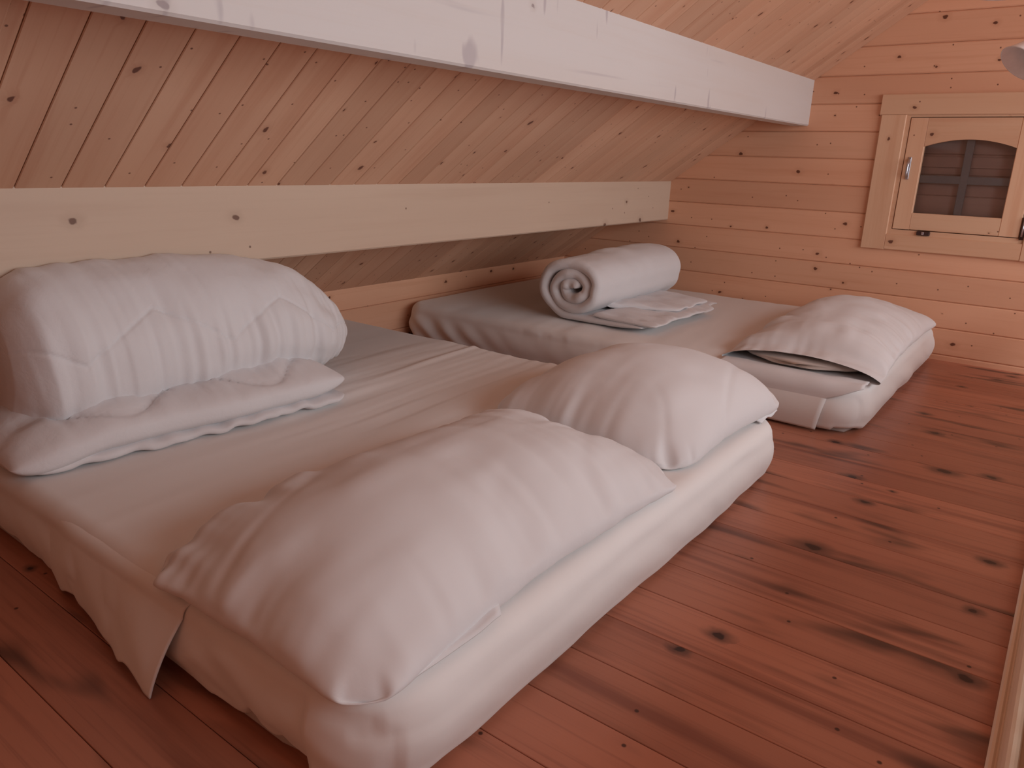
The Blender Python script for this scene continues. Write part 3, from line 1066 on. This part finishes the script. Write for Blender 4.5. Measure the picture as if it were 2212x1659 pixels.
# far pillow with an open pillowcase end
tieF = np.full((104, 50), 9.0)
tieF[:14] = np.linspace(0.075, 0.14, 14)[:, None]
gapF = np.full((104, 50), 0.001)
gapF[:14] = (0.066 * np.clip(1 - np.linspace(-1, 1, 50) ** 2, 0, 1) ** 0.6)[None, :]
rF, qF, TF, BF = pillow('white pillow with an open pillowcase end on the far mattress', 0.015, (-0.845, 3.80, HM + 0.004),
                        Lx=0.66, Ly=1.52, nx=50, ny=104, vol=0.098, seed=12, open_rows=8, tie=tieF, gap=gapF)


def insert_end():
    """end of the inner pillow seen inside the open case"""
    nu, nv = 40, 24
    th = np.linspace(0, 2 * np.pi, nu, endpoint=False)[None, :]
    t = np.linspace(0, 1, nv)[:, None]
    s = np.sqrt(np.clip(1 - (1 - t) ** 2, 0, 1)) ** 0.7
    x = -0.845 + 0.295 * s * np.sign(np.cos(th)) * np.abs(np.cos(th)) ** 0.8
    z = HM + 0.031 + (0.026 + 0.004 * t) * s * np.sin(th) + 0.003 * noise(x * 14, t * 4, 1.0)
    y = 3.046 + 0.30 * t + 0.02 * np.cos(th) ** 2
    P = np.stack([x, y + 0 * x, z], -1).reshape(-1, 3)
    fc = grid_faces(nv, nu, True)
    fc.append(tuple(range(nu))[::-1]); fc.append(tuple(range((nv - 1) * nu, nv * nu)))
    o = link('inner_pillow', fix_normals(mesh('inner_pillow', P, fc, True)), F_INNER, rF)
    tag(o, 'beige inner pillow inside the open case')


insert_end()


def case_hem():
    """lower layer of the open case drooping over the front of the mattress"""
    nu, nv = 44, 26
    u = np.linspace(0, 1, nu)[None, :]; v = np.linspace(0, 1, nv)[:, None]
    x = -1.14 + 0.585 * u + 0 * v
    s_ = v * (0.11 + 0.085 * np.sin(np.pi * np.clip(u * 0.9, 0, 1)) - 0.045 * u ** 3)
    rr = 0.050
    yb = 3.07
    flat = yb - (FY0 + 0.045)
    ar = np.clip((s_ - flat) / rr, 0, math.pi / 2)
    drop = np.maximum(0, s_ - flat - rr * math.pi / 2)
    y = yb - np.minimum(s_, flat) - rr * np.sin(ar) - 0.004
    z = HM + 0.009 - rr * (1 - np.cos(ar)) - drop + 0.003 * noise(u * 7, v * 3, 2.0)
    P = np.stack([x, y + 0 * x, z + 0 * x], -1)
    link('case_hem', thick_sheet('case_hem', P, 0.003), F_PILLOW, rF)


case_hem()


# ------------------------------------------------------------------ rolled duvets
def tri(t):
    return 2 * np.abs(2 * (t - np.floor(t + 0.5))) - 1


def soft_flap(name, parent, y0, y1, xb, xf, zb, zf, tb, tf, ny=120, nt=64, seed=0.0, amp=0.006, endr=0.05, quilt=True):
    """puffy cloth slab: back edge xb(y), front edge xf(y); centre heights zb->zf, thickness tb->tf"""
    y = np.linspace(y0, y1, ny)[:, None]
    ph = np.linspace(0, 2 * np.pi, nt, endpoint=False)[None, :]
    e = np.minimum(y - y0, y1 - y)
    sc = np.sqrt(np.clip(1 - np.clip(1 - e / endr, 0, 1) ** 2, 0.0004, 1))
    c = np.cos(ph); c = np.sign(c) * np.abs(c) ** 0.75
    q = (1 + c) / 2
    XB, XF = xb(y), xf(y) - 0.04 * (1 - sc)
    x = XB + (XF - XB) * q
    zc_ = zb(y) + (zf(y) - zb(y)) * q
    t = (tb(y) + (tf(y) - tb(y)) * q) * sc
    sn = np.sin(ph); sn = np.sign(sn) * np.abs(sn) ** 0.7
    up = np.clip(sn, 0, 1)
    d = amp * (fbm(y * 34 + seed, x * 7, seed, 2) * 0.7 + fbm(y * 9 + seed, x * 9, seed + 3, 2))
    if quilt:
        line = XB + (XF - XB) * (0.74 + 0.16 * np.sin(2 * np.pi * (y / 0.42 + 0.1)))
        d = d - 0.010 * np.exp(-((x - line) / 0.007) ** 2) - 0.006 * np.exp(-((x - line) / 0.03) ** 2)
    z = zc_ + sn * t / 2 + d * up * sc - 0.4 * d * np.clip(-sn, 0, 1) * 0
    z = np.maximum(z, HM + 0.006)
    P = np.stack([x, y + 0 * x, z], -1)
    fc = grid_faces(ny, nt, True)
    fc += [tuple(range(nt)), tuple(range((ny - 1) * nt, ny * nt))]
    return link(name, fix_normals(mesh(name, P.reshape(-1, 3), fc, True)), F_DUVET, parent)


def near_duvet():
    root = tag(empty('rolled_duvet', (-2.2, 1.25, HM)), 'bulky rolled white quilted duvet on the closest mattress under the lower beam', 'duvet')
    ny, nt = 300, 260
    y0, y1 = 0.695, 1.845
    y = np.linspace(0, 1, ny)
    y = y0 + (y1 - y0) * (y + 0.06 * np.sin(2 * np.pi * y) * -1)
    y = y[:, None]
    th = np.linspace(-np.pi / 2, 1.5 * np.pi, nt, endpoint=False)[None, :]
    t = np.clip((y - 1.28) / (y1 - 1.28), 0, 1)
    s = np.clip(1 - t ** 2.1, 0.0005, 1) ** 0.55
    tl = np.clip((0.80 - y) / (0.80 - y0), 0, 1)
    s = s * np.clip(1 - 0.45 * tl ** 3, 0, 1)
    xc_, zc_ = -2.215 + 0.02 * t, 0.435 - 0.085 * t ** 2
    rx, rz = 0.235, 0.250 + 0.008 * np.sin(y * 7)
    rad = np.ones_like(th) * s
    arc = th * 0.24
    # quilting: staggered zigzag seams with puckers running round the roll
    d = np.zeros((ny, nt))
    for k in range(-1, 4):
        tq = math.radians(18 + 92 * k) + math.radians(15) * tri(y / 0.42 + 0.5 * (k % 2) + 0.02)
        dist = (th - tq + np.pi) % (2 * np.pi) - np.pi
        d += -0.005 * np.exp(-(dist * 0.24 / 0.004) ** 2) - 0.003 * np.exp(-(dist * 0.24 / 0.03) ** 2)
    puck = noise(y * 46 + 1.2 * th, th * 1.3, 2.0) * 0.5 + noise(y * 24 + 0.6 * th, th * 0.9, 5.0)
    low = 0.35 + 0.75 * sstep(1.0, 0.1, th)
    d += 0.0085 * puck * low + 0.010 * fbm(y * 5, th * 1.6, 9.0, 2)
    d += 0.006 * noise(y * 60, th * 2.0, 4.0) * sstep(0.55, 0.95, t)
    d *= np.clip(s * 1.6, 0, 1)
    x = xc_ + (rx * s + d) * np.cos(th)
    z = zc_ + (rz * s + d) * np.sin(th)
    z = np.maximum(z, HM + 0.008)
    zlim = np.where(x < -2.195, 0.628 + 0.12 * np.clip((x + 2.215) / 0.02, 0, 1), 9)
    z = np.minimum(z, zlim)
    P = np.stack([x, y + 0 * x, z], -1)
    fc = grid_faces(ny, nt, True)
    fc += [tuple(range(nt)), tuple(range((ny - 1) * nt, ny * nt))]
    link('roll', fix_normals(mesh('roll', P.reshape(-1, 3), fc, True)), F_DUVET, root)
    xf = lambda y: -1.935 + 0.10 * (y - .666) + 0.010 * noise(y * 6, 1.0)
    droop = lambda y: 0.040 * sstep(0.85, 0.62, y)
    soft_flap('loose_end', root, 0.615, 1.60, lambda y: -2.26 + 0 * y, lambda y: xf(y) + 0.012 - 0.02 * sstep(1.3, 1.6, y),
              lambda y: 0.285 - droop(y) * 0.6, lambda y: 0.272 - droop(y),
              lambda y: 0.20 - 0.02 * sstep(0.9, 0.62, y), lambda y: 0.105 + 0 * y, seed=1.0, endr=0.15)
    soft_flap('lower_layer', root, 0.64, 1.585, lambda y: -2.25 + 0 * y, lambda y: xf(y) + 0.012 * noise(y * 17, 4.0) + 0.008,
              lambda y: 0.224 + 0 * y, lambda y: 0.221 + 0.007 * noise(y * 22, 2.0), lambda y: 0.046 + 0 * y, lambda y: 0.046 + 0 * y,
              seed=4.0, amp=0.004, endr=0.08, quilt=False)


near_duvet()


def far_duvet():
    root = tag(empty('rolled_duvet', (-2.03, 3.7, HM)), 'white duvet rolled into a spiral on the far mattress', 'duvet')
    rx, rz = 0.212, 0.172
    cx, cz = -2.035, HM + 0.178
    turns = 2.7
    n = 300
    s = np.linspace(0, 1, n)
    th = -math.pi / 2 - s * turns * 2 * math.pi
    rho = 1 - 0.88 * s ** 0.95
    rho = rho * (1 + 0.035 * noise(th * 1.1, 3.0) + 0.02 * noise(th * 2.7, 9.0) * (s > 0.05))
    px = cx + rx * 0.90 * rho * np.cos(th)
    pz = cz + rz * 0.87 * rho * np.sin(th) - 0.012 * s
    pz = pz - (pz[0] - (HM + 0.024))* (1 - s)
    # tail lying on the bed towards the room
    m = 26
    tx = np.linspace(-1.62, px[0], m + 1)[:-1]
    tz = np.full(m, HM + 0.024)
    px = np.concatenate([tx, px]); pz = np.concatenate([tz, pz])
    tg = np.stack([np.gradient(px), np.gradient(pz)], -1); tg /= np.linalg.norm(tg, axis=1)[:, None]
    nn = np.stack([-tg[:, 1], tg[:, 0]], -1)
    Lc = len(px)
    half = np.full(Lc, 0.0285)
    half[:m] = 0.014 + 0.0075 * np.linspace(0, 1, m)
    k = np.arange(Lc)
    half *= np.sqrt(np.clip(np.minimum(1, np.minimum(k + 0.4, Lc - 1 - k + 0.4) / 9), 0, 1))
    y0, y1 = 3.21, 4.14
    e = np.concatenate([0.030 * (1 - np.cos(np.linspace(0, np.pi / 2, 8))), np.linspace(0.05, (y1 - y0) - 0.05, 70), (y1 - y0) - 0.030 * (1 - np.cos(np.linspace(np.pi / 2, 0, 8)))])
    V = []
    for q in e:
        d = min(q, (y1 - y0) - q)
        w = math.sqrt(max(0.02, 1 - max(0, 1 - d / 0.032) ** 2))
        bul = 0.006 * noise(k * 0.05, q * 7, 2.0) + 0.004 * noise(k * 0.12, q * 16, 5.0)
        a = np.stack([px, pz], -1) + nn * (half * w + np.where(k < 120, bul, 0) * 0)[:, None]
        b = np.stack([px, pz], -1) - nn * (half * w)[:, None]
        outer = np.clip((110 - k) / 30.0, 0, 1)[:, None]
        a = a + nn * (bul[:, None] * outer); b = b + nn * (bul[:, None] * outer)
        ring = np.concatenate([a, b[::-1]])
        gr = 1 + 0.07 * sstep(0, 0.6, q)
        ring = np.stack([cx + (ring[:, 0] - cx) * (1 + (gr - 1) * (ring[:, 0] < -1.8)), HM + (ring[:, 1] - HM) * gr], -1)
        yy = y0 + q + 0.010 * noise(np.concatenate([k, k[::-1]]) * 0.06, 3.0) + 0.02 * (np.concatenate([s * 0 + 0, s]) if False else 0)
        zz = np.maximum(ring[:, 1], HM + 0.007)
        V.append(np.stack([ring[:, 0], yy + 0 * zz, zz], -1))
    V = np.array(V)
    nr = 2 * Lc
    fc = grid_faces(len(e), nr, True)
    for base in (0, (len(e) - 1) * nr):
        for i in range(Lc - 1):
            fc.append((base + i, base + i + 1, base + nr - 2 - i, base + nr - 1 - i))
    link('roll', fix_normals(mesh('roll', V.reshape(-1, 3), fc, True)), F_DUVET, root)
    # folded loose end beside the roll
    soft_flap('loose_end', root, 3.215, 3.93, lambda y: -1.90 + 0 * y, lambda y: -1.555 + 0.016 * noise(y * 6, 7.0),
              lambda y: HM + 0.052 + 0 * y, lambda y: HM + 0.040 + 0.006 * noise(y * 12, 3.0), lambda y: 0.034 + 0 * y, lambda y: 0.030 + 0 * y,
              seed=7.0, amp=0.007, endr=0.03, quilt=False, ny=80)
    soft_flap('upper_fold', root, 3.40, 3.97, lambda y: -1.92 + 0 * y, lambda y: -1.60 - 0.30 * sstep(3.62, 3.40, y) + 0.012 * noise(y * 11, 1.0),
              lambda y: HM + 0.080 + 0 * y, lambda y: HM + 0.066 + 0.006 * noise(y * 12, 6.0), lambda y: 0.036 + 0 * y, lambda y: 0.030 + 0 * y,
              seed=9.0, amp=0.008, endr=0.035, quilt=False, ny=70)


far_duvet()


# ------------------------------------------------------------------ lamp at the upper right
def lamp():
    root = tag(empty('ceiling_lamp', (-0.20, 3.25, 2.30)), 'ceiling lamp with white bell-shaped glass shades at the top right', 'lamp')

    def shade(c, axis):
        axis = Vector(axis).normalized()
        prof = [(0.016, 0.120), (0.020, 0.112), (0.030, 0.095), (0.043, 0.068), (0.056, 0.036), (0.070, 0.008), (0.075, 0.0),
                (0.072, 0.001), (0.053, 0.036), (0.040, 0.068), (0.027, 0.095), (0.014, 0.112)]
        n = 40
        q = axis.to_track_quat('-Z', 'Y').to_matrix()
        v = []
        for r_, h in prof:
            for k in range(n):
                a = 2 * math.pi * k / n
                p = q @ Vector((r_ * math.cos(a), r_ * math.sin(a), h)) + Vector(c)
                v.append(tuple(p))
        fc = grid_faces(len(prof), n, True)
        fc.append(tuple(range((len(prof) - 1) * n, len(prof) * n)))
        link('shade', fix_normals(mesh('shade', v, fc, True)), M_SHADE, root)
        neck = Vector(c) - axis * 0.112
        return neck, neck - axis * 0.05
    hub = Vector((-0.22, 3.26, 1.86))
    for c, ax in (((-0.290, 3.18, 1.352), (-0.42, -0.38, -0.62)), ((-0.405, 3.22, 1.572), (-0.05, 0.0, -1))):
        a, b = shade(c, ax)
        link('socket', tube('socket', [a + (a - b) * 0.1, b], [0.018, 0.014]), M_METAL, root)
        mid = (b + hub) / 2 + Vector((0.02, 0.02, 0.03))
        link('arm', tube('arm', [b, b * .6 + mid * .4, mid, hub], 0.007), M_METAL, root)
    link('stem', tube('stem', [hub, hub + Vector((0.03, 0, 0.42))], 0.008), M_METAL, root)
    link('ceiling_rose', tube('ceiling_rose', [hub + Vector((0.03, 0, 0.40)), hub + Vector((0.03, 0, 0.43)), hub + Vector((0.03, 0, 0.45))], [0.03, 0.055, 0.058], 24), M_SHADE, root)


lamp()
